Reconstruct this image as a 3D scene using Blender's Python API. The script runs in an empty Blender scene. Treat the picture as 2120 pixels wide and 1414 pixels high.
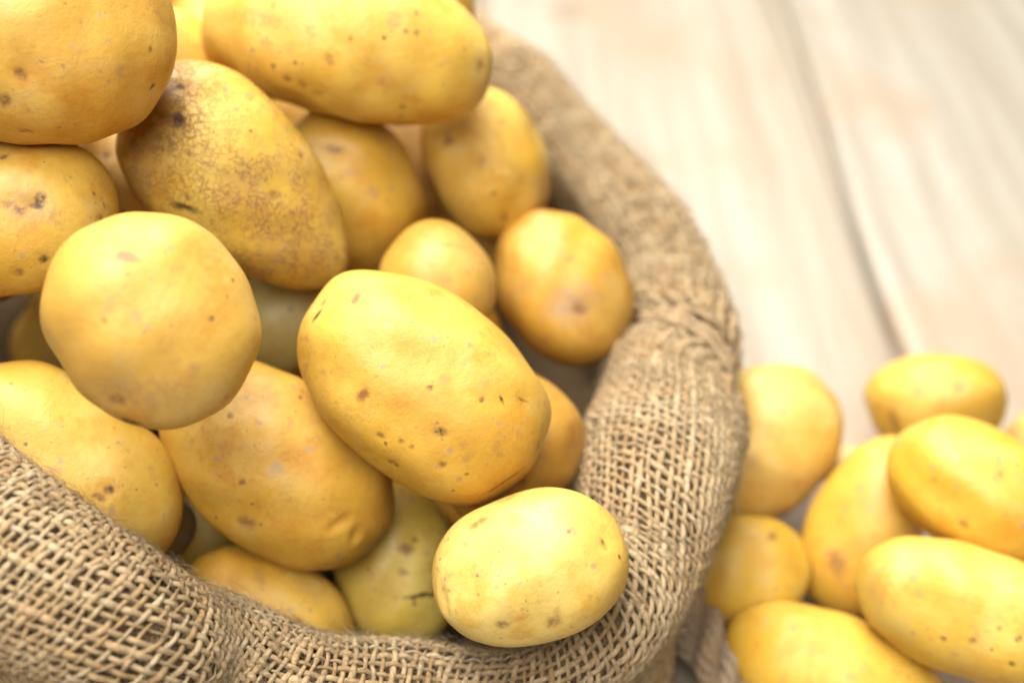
import bpy, math, random
import numpy as np
from mathutils import Vector, Euler, Quaternion, Matrix

# ------------------------------------------------------------------ camera
scene = bpy.context.scene
COL = scene.collection
PITCH = math.radians(40)
cam_d = bpy.data.cameras.new('camera')
cam_d.sensor_width = 36.0
cam_d.lens = 36.0 * 2700 / 2120
cam_d.clip_start = 0.02
cam_d.clip_end = 50
cam_d.dof.use_dof = True
cam_d.dof.focus_distance = 0.384
cam_d.dof.aperture_fstop = 4.4
cam_d.dof.aperture_blades = 0
cam = bpy.data.objects.new('camera', cam_d)
COL.objects.link(cam)
cam.location = (0, -0.42 * math.cos(PITCH), 0.42)
cam.rotation_euler = (math.pi / 2 - PITCH, 0, 0)
scene.camera = cam

# ------------------------------------------------------------------ light
world = bpy.data.worlds.new('World')
scene.world = world
world.use_nodes = True
world.node_tree.nodes['Background'].inputs[0].default_value = (1.0, 0.98, 0.95, 1)
world.node_tree.nodes['Background'].inputs[1].default_value = 0.04

def area(name, loc, target, size, power, color):
    l = bpy.data.lights.new(name, 'AREA')
    l.shape = 'RECTANGLE'
    l.size, l.size_y = size
    l.energy = power
    l.color = color
    o = bpy.data.objects.new(name, l)
    COL.objects.link(o)
    o.location = loc
    o.rotation_euler = (Vector(target) - Vector(loc)).to_track_quat('-Z', 'Y').to_euler()
    return o
area('overhead_light', (-0.20, 0.16, 1.35), (-0.02, 0.08, 0.1), (0.9, 0.8), 25, (1.0, 0.985, 0.955))
area('window_light', (-0.25, 1.05, 1.10), (0, 0.1, 0.1), (1.1, 0.7), 16, (1.0, 0.985, 0.96))
area('soft_light', (-0.15, -0.60, 1.05), (0, 0.05, 0.1), (0.8, 0.6), 10, (1.0, 0.98, 0.95))

scene.render.engine = 'CYCLES'
scene.cycles.use_denoising = True
scene.cycles.max_bounces = 6
scene.cycles.diffuse_bounces = 4
scene.cycles.use_adaptive_sampling = True
scene.cycles.adaptive_threshold = 0.025
scene.view_settings.view_transform = 'Standard'
scene.view_settings.look = 'None'
scene.view_settings.exposure = 0.58
scene.view_settings.gamma = 1.0

# ------------------------------------------------------------------ node helpers
class NT:
    def __init__(self, name):
        self.m = bpy.data.materials.new(name)
        self.m.use_nodes = True
        self.t = self.m.node_tree
        self.t.nodes.clear()
        self.out = self.t.nodes.new('ShaderNodeOutputMaterial')
        self.p = self.t.nodes.new('ShaderNodeBsdfPrincipled')
        self.t.links.new(self.p.outputs[0], self.out.inputs[0])
    def n(self, typ, **kw):
        n = self.t.nodes.new('ShaderNode' + typ)
        for k, v in kw.items():
            setattr(n, k, v)
        return n
    def l(self, a, b):
        self.t.links.new(a, b)
    def _in(self, sock, v):
        if hasattr(v, 'is_linked') or isinstance(v, bpy.types.NodeSocket):
            self.l(v, sock)
        else:
            sock.default_value = v
    def math(self, op, a, b=0.0, c=None, clamp=False):
        n = self.n('Math', operation=op, use_clamp=clamp)
        self._in(n.inputs[0], a)
        self._in(n.inputs[1], b)
        if c is not None:
            self._in(n.inputs[2], c)
        return n.outputs[0]
    def vmath(self, op, a, b=(0, 0, 0)):
        n = self.n('VectorMath', operation=op)
        self._in(n.inputs[0], a)
        if op == 'SCALE':
            self._in(n.inputs['Scale'], b)
        else:
            self._in(n.inputs[1], b)
        return n.outputs['Value' if op in ('LENGTH', 'DOT_PRODUCT', 'DISTANCE') else 'Vector']
    def noise(self, vec, scale, detail=3, rough=0.55, color=False):
        n = self.n('TexNoise')
        self.l(vec, n.inputs['Vector'])
        n.inputs['Scale'].default_value = scale
        n.inputs['Detail'].default_value = detail
        n.inputs['Roughness'].default_value = rough
        return n.outputs['Color' if color else 'Fac']
    def voro(self, vec, scale, feature='F1'):
        n = self.n('TexVoronoi', feature=feature)
        self.l(vec, n.inputs['Vector'])
        n.inputs['Scale'].default_value = scale
        return n
    def ramp(self, v, lo, hi, a=0.0, b=1.0, smooth=True):
        n = self.n('MapRange', interpolation_type='SMOOTHSTEP' if smooth else 'LINEAR')
        self._in(n.inputs[0], v)
        n.inputs[1].default_value = lo
        n.inputs[2].default_value = hi
        n.inputs[3].default_value = a
        n.inputs[4].default_value = b
        return n.outputs[0]
    def mix(self, f, a, b, mode='MIX'):
        n = self.n('Mix', data_type='RGBA', blend_type=mode)
        self._in(n.inputs[0], f)
        self._in(n.inputs[6], a if not isinstance(a, tuple) else (*a[:3], 1))
        self._in(n.inputs[7], b if not isinstance(b, tuple) else (*b[:3], 1))
        return n.outputs[2]
    def bump(self, h, strength, dist, prev=None):
        n = self.n('Bump')
        n.inputs['Strength'].default_value = strength
        n.inputs['Distance'].default_value = dist
        self.l(h, n.inputs['Height'])
        if prev is not None:
            self.l(prev, n.inputs['Normal'])
        return n.outputs[0]

# ------------------------------------------------------------------ mesh helpers
def mesh_np(name, verts, quads, attrs=None, smooth=True):
    me = bpy.data.meshes.new(name)
    verts = np.ascontiguousarray(verts, dtype=np.float32)
    quads = np.ascontiguousarray(quads, dtype=np.int32)
    me.vertices.add(len(verts))
    me.vertices.foreach_set('co', verts.ravel())
    k = quads.shape[1]
    me.loops.add(quads.size)
    me.loops.foreach_set('vertex_index', quads.ravel())
    me.polygons.add(len(quads))
    me.polygons.foreach_set('loop_start', np.arange(0, quads.size, k, dtype=np.int32))
    if smooth:
        me.polygons.foreach_set('use_smooth', np.ones(len(quads), dtype=bool))
    for an, av in (attrs or {}).items():
        vec = np.ndim(av) == 2
        a = me.attributes.new(an, 'FLOAT_VECTOR' if vec else 'FLOAT', 'POINT')
        a.data.foreach_set('vector' if vec else 'value', np.ascontiguousarray(av, dtype=np.float32).ravel())
    me.update(calc_edges=True)
    me.validate()
    return me

def obj(name, me, mat=None, parent=None, label=None, cat=None, group=None, kind=None):
    o = bpy.data.objects.new(name, me)
    COL.objects.link(o)
    if mat is not None and me is not None:
        me.materials.append(mat)
    if parent is not None:
        o.parent = parent
    for k, v in (('label', label), ('category', cat), ('group', group), ('kind', kind)):
        if v:
            o[k] = v
    return o

class Tubes:
    """collects many tubes (polylines with a radius) into one mesh"""
    def __init__(self):
        self.v, self.q, self.tone, self.fib, self.n = [], [], [], [], 0
    def add(self, pts, rad, nrm=None, sides=6, tone=0.5, flat=1.0, cap=False):
        pts = np.asarray(pts, float)
        n = len(pts)
        tan = np.gradient(pts, axis=0)
        tan /= np.linalg.norm(tan, axis=1, keepdims=True) + 1e-12
        if nrm is None:
            ref = np.array([0.31, 0.2, 0.93])
            nrm = np.tile(ref, (n, 1))
        nr = nrm - tan * (nrm * tan).sum(1, keepdims=True)
        nr /= np.linalg.norm(nr, axis=1, keepdims=True) + 1e-12
        bi = np.cross(tan, nr)
        rad = np.broadcast_to(np.asarray(rad, float), (n,))
        a = np.arange(sides) * 2 * math.pi / sides
        ring = pts[:, None, :] + rad[:, None, None] * (np.cos(a)[None, :, None] * nr[:, None, :] * flat + np.sin(a)[None, :, None] * bi[:, None, :])
        idx = np.arange(n * sides).reshape(n, sides) + self.n
        i0, i1 = idx[:-1], idx[1:]
        q = np.stack([i0, np.roll(i0, -1, 1), np.roll(i1, -1, 1), i1], -1).reshape(-1, 4)
        self.v.append(ring.reshape(-1, 3))
        self.q.append(q)
        self.tone.append(np.broadcast_to(np.repeat(np.broadcast_to(np.asarray(tone, float), (n,)), sides), (n * sides,)))
        ln = np.concatenate([[0], np.cumsum(np.linalg.norm(np.diff(pts, axis=0), axis=1))])
        tw = a[None, :] + ln[:, None] * 900.0
        self.fib.append(np.stack([np.cos(tw), np.sin(tw), np.repeat(ln[:, None] * 160.0 + self.n % 977, sides, 1)], -1).reshape(-1, 3))
        self.n += n * sides
    def mesh(self, name):
        return mesh_np(name, np.concatenate(self.v), np.concatenate(self.q), {'tone': np.concatenate(self.tone), 'fib': np.concatenate(self.fib)})

def wob(rs, amp, fmin, fmax, k=4):
    """random smooth 1-D function"""
    f = rs.uniform(fmin, fmax, k)
    ph = rs.uniform(0, 6.28, k)
    am = rs.normal(size=k) * amp / math.sqrt(k)
    return lambda x: sum(am[i] * np.sin(f[i] * x + ph[i]) for i in range(k))

# ------------------------------------------------------------------ layout tables
#   POTATOES: label, position, rotation, half sizes, taper, boxiness, seed, skin colour, netting, place, skin marks
#   RIM: points on the axis of the rolled sack rim and the radius of the roll
POTATOES = [
 ("large plump potato at the heap's top left corner, cut by the picture edge", (-0.1387, 0.0351, 0.2416), (0.8419, 0.5115, 0.1649, 0.0495), (0.0391, 0.0342, 0.0291), 0.0, 2.2, 100, (0.74, 0.46, 0.095), 0.15, 'P',
  [(0.0076, -0.0041, 0.0271, 0.05, 0.09, 0.11, 0.00072, 0.00072, 4), (0.0166, -0.002, 0.0256, 0.02, 0.29, 0.1, 0.00086, 0.00086, 4), (0.0093, 0.003, 0.0268, -0.06, 0.14, 0.06, 0.00072, 0.00072, 2), (0.0146, 0.0053, 0.0256, -0.11, 0.25, 0.02, 0.00086, 0.00072, 4), (0.0284, -0.0031, 0.0195, 0.16, 0.66, 0.23, 0.00072, 0.00101, 1), (0.03, -0.0136, 0.0156, -0.17, 0.89, -0.64, 0.00057, 0.00129, 0), (-0.0066, -0.0127, 0.0257, 0.22, -0.16, 0.13, 0.00187, 0.00172, 1), (-0.0066, -0.0127, 0.0257, 0.22, -0.16, 0.13, 0.00345, 0.00287, 3), (-0.0107, -0.0206, 0.022, 0.54, -0.01, -0.4, 0.00172, 0.0023, 1), (0.0085, -0.0185, 0.0239, 0.43, -0.1, 0.5, 0.00632, 0.00316, 3), (-0.0052, -0.0295, 0.0155, 0.91, -0.25, 0.07, 0.00216, 0.00101, 1), (0.0316, 0.0067, 0.0155, 0.58, 0.71, 1.02, 0.00057, 0.00345, 2), (0.02, -0.0094, 0.0237, 0.26, 0.34, 0.26, 0.00129, 0.00187, 2), (0.0033, -0.0074, 0.0271, 0.11, 0.0, 0.13, 0.00072, 0.00072, 4), (0.0138, -0.0119, 0.0252, 0.27, 0.17, 0.23, 0.00057, 0.00057, 2)]),
 ('long pale potato with a creased end lying across the top of the heap', (-0.0585, 0.0998, 0.2036), (0.851, 0.513, 0.1014, -0.0488), (0.05, 0.026, 0.026), 0.03, 2.35, 101, (0.76, 0.52, 0.12), 0.1, 'P',
  [(-0.018, -0.0152, 0.0192, 0.64, -0.13, -0.11, 0.00154, 0.0012, 0), (-0.007, -0.0184, 0.0182, 0.81, -0.1, 0.01, 0.00171, 0.0012, 1), (-0.0046, -0.0072, 0.0244, 0.24, -0.04, -0.12, 0.00274, 0.00411, 3), (-0.0049, -0.0058, 0.0246, 0.17, -0.1, 0.19, 0.00154, 0.00171, 1), (-0.0311, 0.0032, 0.0204, -0.01, -0.37, 0.02, 0.00719, 0.00274, 2), (0.0011, 0.002, 0.0259, 0.05, -0.06, 0.19, 0.00103, 0.00103, 1), (0.0185, 0.0079, 0.0257, -0.1, 0.11, 0.17, 0.00103, 0.00086, 1), (0.0222, 0.0083, 0.0252, -0.11, 0.16, 0.16, 0.0012, 0.00103, 1), (0.0222, -0.0175, 0.0184, 0.78, -0.06, 0.25, 0.0012, 0.0012, 1), (0.0248, -0.0139, 0.0208, 0.58, 0.08, 0.18, 0.00308, 0.00154, 3), (0.046, 0.0015, 0.0166, 0.02, 0.71, 0.03, 0.00171, 0.0024, 1), (0.0327, -0.0006, 0.0232, 0.2, 0.22, 0.42, 0.0024, 0.00068, 2), (0.0395, 0.0058, 0.0205, -0.04, 0.49, 0.17, 0.00103, 0.00103, 2), (0.0079, -0.0033, 0.0256, 0.14, -0.04, 0.2, 0.00103, 0.00086, 2), (-0.0124, -0.0164, 0.0193, 0.66, -0.23, 0.11, 0.00154, 0.00154, 1)]),
 ('netted rough-skinned potato with a brown scar and pointed lower end', (-0.0933, 0.0515, 0.1771), (0.8289, 0.4055, 0.262, -0.2826), (0.0458, 0.0275, 0.0248), -0.24, 2.1, 102, (0.68, 0.46, 0.085), 1.0, 'P',
  [(-0.0259, 0.0022, 0.0235, -0.1, -0.28, 0.24, 0.00229, 0.00262, 0), (-0.0287, 0.0006, 0.0228, -0.2, -0.32, 0.61, 0.00426, 0.00196, 1), (-0.0337, 0.01, 0.0188, -0.61, -0.21, 0.77, 0.00164, 0.00131, 0), (-0.0165, -0.0037, 0.0252, 0.02, -0.15, 0.77, 0.00082, 0.00098, 1), (0.0088, 0.0209, 0.0151, -0.72, 0.52, 0.21, 0.00131, 0.00131, 1), (-0.008, 0.0154, 0.0221, -0.37, 0.32, 0.58, 0.00065, 0.00065, 0), (-0.0075, -0.0145, 0.022, 0.39, -0.33, 0.72, 0.00098, 0.00164, 1), (0.0113, 0.0056, 0.0224, 0.04, 0.28, 0.79, 0.00229, 0.00147, 1), (0.0288, 0.0136, 0.0126, -0.79, 0.22, -0.4, 0.00491, 0.00426, 2), (-0.0064, -0.0173, 0.0202, 0.58, -0.28, 0.47, 0.00458, 0.00147, 0), (-0.0357, 0.0054, 0.0185, -0.65, -0.08, 1.26, 0.009, 0.00426, 2), (-0.0273, -0.0162, 0.0176, 0.53, -0.58, 0.21, 0.00655, 0.01228, 2)]),
 ('potato at the left picture edge with dark u-shaped blemish', (-0.1526, 0.01, 0.19), (0.846, 0.4762, 0.0822, 0.2252), (0.0293, 0.0221, 0.0199), 0.0, 2.2, 103, (0.74, 0.47, 0.085), 0.1, 'P',
  [(0.0084, 0.0036, 0.0181, -0.15, 0.01, -0.76, 0.00149, 0.00223, 0), (0.0068, 0.0024, 0.0185, -0.1, 0.04, -0.37, 0.00208, 0.00089, 0), (0.002, 0.0028, 0.0184, -0.05, -0.09, -0.9, 0.00208, 0.00149, 1), (-0.0008, 0.0058, 0.0179, -0.17, -0.14, -0.37, 0.00149, 0.00119, 1), (0.0255, -0.0037, 0.0111, 0.29, 0.72, 0.21, 0.0006, 0.00119, 1), (0.0231, -0.0076, 0.012, 0.2, 0.7, -0.14, 0.00104, 0.00134, 0), (0.0031, -0.0131, 0.0164, 0.47, 0.08, -0.1, 0.00149, 0.00119, 0), (-0.005, -0.0147, 0.0149, 0.6, -0.07, -0.11, 0.00149, 0.00134, 1), (0.0029, 0.0195, 0.0101, -0.87, -0.41, -0.26, 0.00179, 0.00134, 1), (0.0032, -0.0017, 0.0187, -0.0, 0.01, -0.33, 0.00328, 0.00268, 3), (0.0046, 0.0026, 0.0186, -0.09, -0.02, -0.55, 0.00744, 0.00387, 2)]),
 ('round smooth potato with one oval brown patch near its top', (-0.0988, -0.0422, 0.1931), (0.7927, 0.3002, 0.3256, -0.4189), (0.0309, 0.0277, 0.0236), -0.04, 2.2, 104, (0.73, 0.475, 0.125), 0.05, 'P',
  [(-0.0182, 0.0008, 0.0199, -0.39, -0.21, 1.0, 0.004, 0.002, 1), (0.0149, -0.0186, 0.0135, 0.86, -0.23, 0.77, 0.00227, 0.00173, 1), (0.0214, -0.0179, 0.0075, 1.23, -0.29, 0.85, 0.00267, 0.0016, 0), (0.0201, -0.0172, 0.0106, 1.03, -0.27, 0.91, 0.00453, 0.00293, 3), (-0.0084, -0.0082, 0.0221, -0.02, -0.22, 1.1, 0.00133, 0.00187, 2), (-0.0028, -0.0034, 0.0229, 0.0, -0.05, 1.64, 0.00133, 0.00213, 2), (0.0161, 0.0033, 0.0195, 0.25, 0.3, 0.88, 0.00133, 0.00187, 2), (-0.0089, 0.0201, 0.0156, -0.29, 0.7, 1.4, 0.0012, 0.00053, 2), (0.0167, -0.0112, 0.0174, 0.54, -0.24, 1.29, 0.012, 0.00533, 2)]),
 ('largest speckled potato in the middle of the heap', (-0.0276, -0.0133, 0.1435), (0.8697, 0.3769, 0.1581, -0.2767), (0.0425, 0.0284, 0.0255), 0.02, 2.3, 105, (0.75, 0.47, 0.085), 0.22, 'P',
  [(-0.0325, 0.008, 0.0174, -0.39, -0.47, 0.29, 0.00107, 0.00261, 1), (-0.0321, 0.0094, 0.0171, -0.46, -0.45, 0.31, 0.00307, 0.00399, 3), (-0.0392, -0.003, 0.0126, 0.02, -0.88, 0.1, 0.00092, 0.00276, 0), (-0.0411, 0.0011, 0.0104, -0.66, -0.84, 0.8, 0.00107, 0.00138, 1), (-0.0194, 0.0075, 0.0226, -0.28, -0.06, 0.64, 0.00138, 0.00092, 4), (-0.0141, 0.0123, 0.0221, -0.37, 0.09, 0.59, 0.00054, 0.00054, 0), (-0.0059, 0.0126, 0.0228, -0.32, 0.16, 0.57, 0.00092, 0.00077, 4), (-0.013, -0.0139, 0.0222, -0.01, -0.4, 1.17, 0.00261, 0.00153, 1), (-0.0117, -0.0137, 0.0225, -0.07, -0.38, 1.37, 0.0046, 0.00337, 3), (0.0018, -0.0001, 0.025, -0.01, 0.04, 1.34, 0.00107, 0.00092, 0), (0.0163, 0.0065, 0.0233, -0.05, 0.23, 0.63, 0.00107, 0.00092, 1), (0.0217, 0.0102, 0.0213, 0.1, 0.39, 1.13, 0.00061, 0.00169, 0), (0.0121, -0.0086, 0.0244, 0.15, 0.03, 0.4, 0.0023, 0.00123, 0), (-0.0012, -0.0202, 0.0204, 0.57, -0.2, 0.2, 0.00153, 0.00092, 1), (0.0066, -0.0252, 0.0161, 0.86, -0.27, 0.23, 0.00184, 0.00107, 0), (0.0187, -0.0163, 0.0215, 0.46, -0.09, 0.63, 0.00123, 0.00107, 1), (0.0082, -0.0172, 0.0223, 0.38, -0.23, 0.58, 0.00092, 0.00092, 1), (0.0046, -0.0178, 0.0219, 0.39, -0.28, 0.56, 0.00107, 0.00092, 1), (0.0404, 0.0063, 0.0086, 0.99, 0.85, 1.36, 0.00092, 0.00153, 1), (0.0201, -0.0074, 0.0233, 0.21, 0.11, 0.68, 0.00123, 0.00107, 2), (0.0036, 0.0045, 0.0246, -0.05, 0.11, 0.99, 0.0023, 0.00123, 2), (0.0099, 0.0183, 0.0197, -0.51, 0.36, 0.42, 0.00077, 0.00077, 1), (0.0263, -0.014, 0.0201, 0.52, 0.06, 0.72, 0.00077, 0.00061, 0), (0.0387, -0.0093, 0.0122, 1.0, 0.12, 1.23, 0.00767, 0.00092, 1), (0.0271, 0.0145, 0.0174, -0.4, 0.57, 0.23, 0.00199, 0.00046, 1), (-0.0329, -0.0182, 0.0088, 1.13, -0.53, -0.46, 0.00077, 0.00399, 2)]),
 ('pale potato with one dark eye behind the near left sack rim', (-0.1401, -0.0297, 0.1239), (0.8839, 0.306, 0.2627, -0.237), (0.0404, 0.0242, 0.0182), 0.0, 2.25, 106, (0.74, 0.5, 0.11), 0.05, 'P',
  [(0.0137, 0.0011, 0.0172, 0.0, 0.13, 0.66, 0.00153, 0.00153, 0), (0.013, -0.0001, 0.0174, -0.04, 0.11, 0.28, 0.00399, 0.00337, 3), (0.0129, -0.0027, 0.0174, 0.01, 0.1, 0.3, 0.00215, 0.00123, 1), (-0.0026, -0.004, 0.0177, -0.02, -0.03, 0.47, 0.00199, 0.00138, 2), (0.0207, 0.013, 0.0131, -0.15, 0.52, 0.82, 0.00107, 0.00261, 2), (0.0194, 0.002, 0.0163, 0.05, 0.2, 0.68, 0.00092, 0.00107, 2), (-0.0244, 0.009, 0.0133, -0.37, -0.1, 0.57, 0.00107, 0.00092, 2)]),
 ('oval potato with a dimpled lower end, left below the speckled middle one', (-0.0775, -0.0163, 0.1103), (0.8776, 0.3275, 0.2056, -0.2832), (0.0425, 0.0289, 0.0231), 0.05, 2.2, 107, (0.7, 0.43, 0.08), 0.25, 'P',
  [(0.0268, -0.002, 0.0187, 0.45, 0.03, 1.34, 0.00321, 0.00144, 5), (0.0337, -0.0014, 0.0146, 0.45, 0.54, 0.64, 0.0016, 0.00241, 5), (0.0042, -0.0207, 0.0173, 0.65, -0.23, 0.37, 0.00305, 0.00208, 1), (0.0002, -0.0009, 0.0236, 0.01, -0.03, 1.05, 0.00257, 0.00176, 4), (-0.005, -0.0113, 0.0221, 0.18, -0.22, 0.69, 0.00096, 0.00096, 1), (-0.0128, -0.014, 0.0202, 0.2, -0.37, 0.66, 0.0008, 0.0008, 4), (0.0207, 0.0222, 0.0119, -1.0, 0.15, -0.27, 0.00144, 0.0008, 1), (-0.0215, 0.002, 0.0207, -0.23, -0.2, 0.7, 0.00096, 0.00096, 1), (-0.0055, 0.0117, 0.0221, -0.29, 0.11, 0.61, 0.0008, 0.0008, 4), (0.0041, 0.0098, 0.0228, -0.16, 0.16, 0.64, 0.00128, 0.00096, 4)]),
 ('bright pale potato with brown patches resting on the front sack rim', (0.0056, -0.0626, 0.1128), (0.9284, 0.3381, -0.0594, 0.1425), (0.0304, 0.0224, 0.0202), 0.02, 2.3, 108, (0.77, 0.56, 0.16), 0.12, 'P',
  [(-0.0105, 0.0173, 0.0123, -0.84, -0.18, 0.15, 0.00367, 0.00161, 1), (0.0154, 0.0064, 0.0182, -0.2, 0.31, 0.1, 0.00103, 0.00381, 2), (0.015, 0.008, 0.0179, -0.39, 0.16, -0.37, 0.00132, 0.00117, 3), (0.0222, 0.0003, 0.016, -0.03, 0.58, 0.02, 0.00088, 0.00191, 0), (-0.0128, -0.013, 0.0146, 0.62, -0.09, -0.39, 0.00176, 0.00147, 1), (0.0016, -0.0169, 0.0145, 0.76, -0.08, 0.0, 0.0022, 0.00205, 1), (0.0029, -0.0148, 0.0162, 0.54, 0.29, -0.52, 0.00088, 0.00235, 2), (-0.0067, -0.0126, 0.0164, 0.41, -0.32, 0.28, 0.00176, 0.00132, 3), (-0.016, 0.0128, 0.0138, -0.49, -0.49, -0.06, 0.00103, 0.00103, 2), (-0.0071, 0.0054, 0.0188, -0.08, -0.19, -0.29, 0.00059, 0.00132, 2), (-0.0105, -0.0021, 0.0184, 0.13, -0.2, -0.34, 0.00088, 0.00117, 2), (-0.0273, -0.0007, 0.008, 0.46, -0.99, -0.53, 0.00147, 0.00352, 5), (-0.01, 0.0003, 0.0184, 0.11, -0.19, -0.51, 0.00088, 0.00147, 4), (-0.004, -0.0032, 0.0193, 0.11, -0.09, -0.32, 0.00088, 0.00088, 4), (0.0139, 0.0066, 0.0186, -0.3, 0.14, -0.35, 0.00088, 0.00088, 1), (0.0046, 0.0119, 0.0179, -0.43, -0.11, -0.26, 0.00044, 0.00044, 1)]),
 ('potato half sunk behind the front rim, left of the olive one', (-0.0851, -0.0422, 0.0655), (0.932, 0.3065, 0.1424, -0.1307), (0.0308, 0.0221, 0.0221), 0.0, 2.2, 109, (0.72, 0.45, 0.08), 0.3, 'P',
  [(0.0128, 0.0013, 0.0205, -0.11, 0.27, 0.29, 0.00147, 0.00131, 1), (-0.0049, 0.0106, 0.0181, -0.21, -0.46, -0.89, 0.00393, 0.00147, 2), (0.0083, 0.0043, 0.0206, -0.23, 0.19, 0.26, 0.00115, 0.00098, 4)]),
 ('olive green potato with a curved crease beside the front rim', (-0.0419, -0.019, 0.0621), (0.7334, 0.2384, 0.2509, -0.5852), (0.0299, 0.0222, 0.0167), 0.0, 2.2, 110, (0.62, 0.47, 0.115), 0.15, 'P',
  [(-0.0049, 0.0054, 0.0159, -0.15, 0.1, 1.02, 0.00308, 0.00222, 1), (-0.0076, 0.0089, 0.0149, -0.2, 0.26, 1.31, 0.00137, 0.00103, 1), (0.0117, 0.0088, 0.0144, 0.18, 0.31, 1.52, 0.00787, 0.00086, 0), (0.0137, 0.0048, 0.0149, 0.22, 0.18, 1.44, 0.00086, 0.00103, 1), (0.0025, 0.0026, 0.0165, -0.01, 0.07, 1.03, 0.00205, 0.0012, 1)]),
 ('brownish potato peeping out behind the right end of the speckled one', (-0.0025, 0.005, 0.0969), (0.867, 0.363, -0.1291, 0.316), (0.0268, 0.0237, 0.0237), 0.0, 2.2, 111, (0.62, 0.34, 0.065), 0.25, 'P',
  [(0.008, -0.0093, 0.0221, -0.0, 0.33, -1.22, 0.00204, 0.00136, 2), (-0.0031, -0.0125, 0.0204, 0.45, 0.17, -0.61, 0.0017, 0.0017, 1)]),
 ('small brownish potato tucked above the speckled middle one', (-0.027, 0.0514, 0.1335), (0.8176, 0.3895, 0.2104, -0.3682), (0.0235, 0.0216, 0.0216), 0.0, 2.2, 112, (0.68, 0.42, 0.1), 0.15, 'P',
  [(0.0008, 0.0041, 0.0205, -0.1, 0.11, 0.86, 0.00122, 0.00104, 2), (-0.011, -0.0071, 0.0172, -0.19, -0.53, 0.96, 0.00209, 0.00157, 3), (-0.0066, 0.0136, 0.0157, -0.65, 0.34, 0.77, 0.00836, 0.0007, 2), (0.013, 0.0077, 0.0164, 0.27, 0.62, 1.05, 0.00174, 0.00139, 2)]),
 ('egg-shaped potato with a greyish smudge, touching the right sack rim', (0.0202, 0.078, 0.1107), (0.781, 0.394, 0.1976, -0.4424), (0.0306, 0.0244, 0.0244), 0.0, 2.15, 113, (0.72, 0.43, 0.085), 0.1, 'P',
  [(0.0092, 0.0008, 0.0222, 0.17, 0.18, 1.03, 0.00262, 0.00206, 1), (0.0065, -0.0007, 0.0228, 0.16, 0.07, 1.36, 0.00823, 0.00673, 4), (0.0129, -0.0024, 0.0212, 0.28, 0.17, 1.05, 0.00168, 0.0015, 3), (0.0117, -0.0165, 0.0166, 0.75, -0.29, 0.72, 0.0015, 0.00131, 2), (-0.0175, 0.0092, 0.0192, -0.54, 0.08, 0.99, 0.00299, 0.00187, 2)]),
 ('upright oval potato with orange blemishes under the long pale one', (-0.0109, 0.1177, 0.144), (0.7531, 0.4102, 0.2567, -0.4458), (0.0312, 0.0234, 0.0234), 0.0, 2.2, 114, (0.74, 0.49, 0.1), 0.1, 'P',
  [(0.0088, 0.0023, 0.0227, 0.17, 0.16, 1.11, 0.0019, 0.0019, 3), (0.0123, -0.0027, 0.0218, 0.29, 0.07, 1.11, 0.00114, 0.00114, 1), (0.0168, 0.002, 0.0202, 0.4, 0.23, 1.27, 0.00533, 0.00133, 3), (0.0231, -0.0032, 0.0164, 0.66, 0.2, 1.25, 0.00152, 0.00247, 1), (-0.0129, -0.0084, 0.0206, -0.29, -0.4, 1.55, 0.00247, 0.00152, 1), (-0.01, 0.0124, 0.0202, -0.49, 0.31, 0.91, 0.00171, 0.00152, 2), (-0.0009, -0.0001, 0.0238, 0.03, -0.02, 1.08, 0.00171, 0.00171, 2)]),
 ('shaded potato to the right of the netted one', (-0.0636, 0.0971, 0.1444), (0.7734, 0.3807, 0.2871, -0.4178), (0.0325, 0.0277, 0.0277), 0.0, 2.2, 115, (0.7, 0.44, 0.075), 0.1, 'P',
  [(-0.0142, 0.0043, 0.0264, -0.27, -0.12, 0.88, 0.00314, 0.00129, 1), (-0.0048, 0.0038, 0.0279, -0.05, 0.04, 1.05, 0.00258, 0.00148, 2), (0.005, 0.0061, 0.027, 0.09, 0.19, 1.09, 0.00129, 0.00129, 2)]),
 ('pale sliver of potato seen below the long pale one', (-0.0423, 0.1451, 0.1301), (0.7243, 0.3774, 0.3075, -0.4883), (0.0242, 0.0181, 0.0181), 0.0, 2.2, 116, (0.76, 0.5, 0.2), 0.0, 'P',
  []),
 ('blurred yellow potato between the two topmost potatoes', (-0.1208, 0.1042, 0.1902), (0.7613, 0.3807, 0.3532, -0.3883), (0.0246, 0.0184, 0.0184), 0.0, 2.2, 117, (0.76, 0.49, 0.09), 0.0, 'P',
  [(-0.0054, 0.0095, 0.0141, -0.46, 0.35, 0.81, 0.00158, 0.00123, 2)]),
 ('pale blurred potato squeezed against the creased end of the long one', (-0.1138, 0.133, 0.1716), (0.8077, 0.4297, 0.285, -0.2861), (0.0226, 0.0169, 0.0169), 0.0, 2.2, 118, (0.74, 0.47, 0.14), 0.0, 'P',
  []),
 ('pale potato in the gap left of the netted one', (-0.1383, 0.0738, 0.1633), (0.7793, 0.3394, 0.3515, -0.3923), (0.0208, 0.0191, 0.0191), 0.0, 2.2, 119, (0.66, 0.44, 0.13), 0.1, 'P',
  [(-0.0105, -0.0016, 0.0167, -0.33, -0.28, 1.09, 0.00121, 0.00139, 1), (0.0092, -0.0065, 0.0164, 0.47, -0.18, 1.15, 0.00104, 0.00104, 0), (0.0038, -0.0071, 0.0174, 0.26, -0.28, 1.09, 0.00087, 0.00087, 1)]),
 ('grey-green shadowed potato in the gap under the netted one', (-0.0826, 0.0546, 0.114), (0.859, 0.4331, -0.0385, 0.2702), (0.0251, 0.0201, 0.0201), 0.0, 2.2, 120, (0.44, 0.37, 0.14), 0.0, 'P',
  [(0.0022, 0.0037, 0.0203, -0.07, -0.02, -0.54, 0.0009, 0.0009, 1)]),
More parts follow.
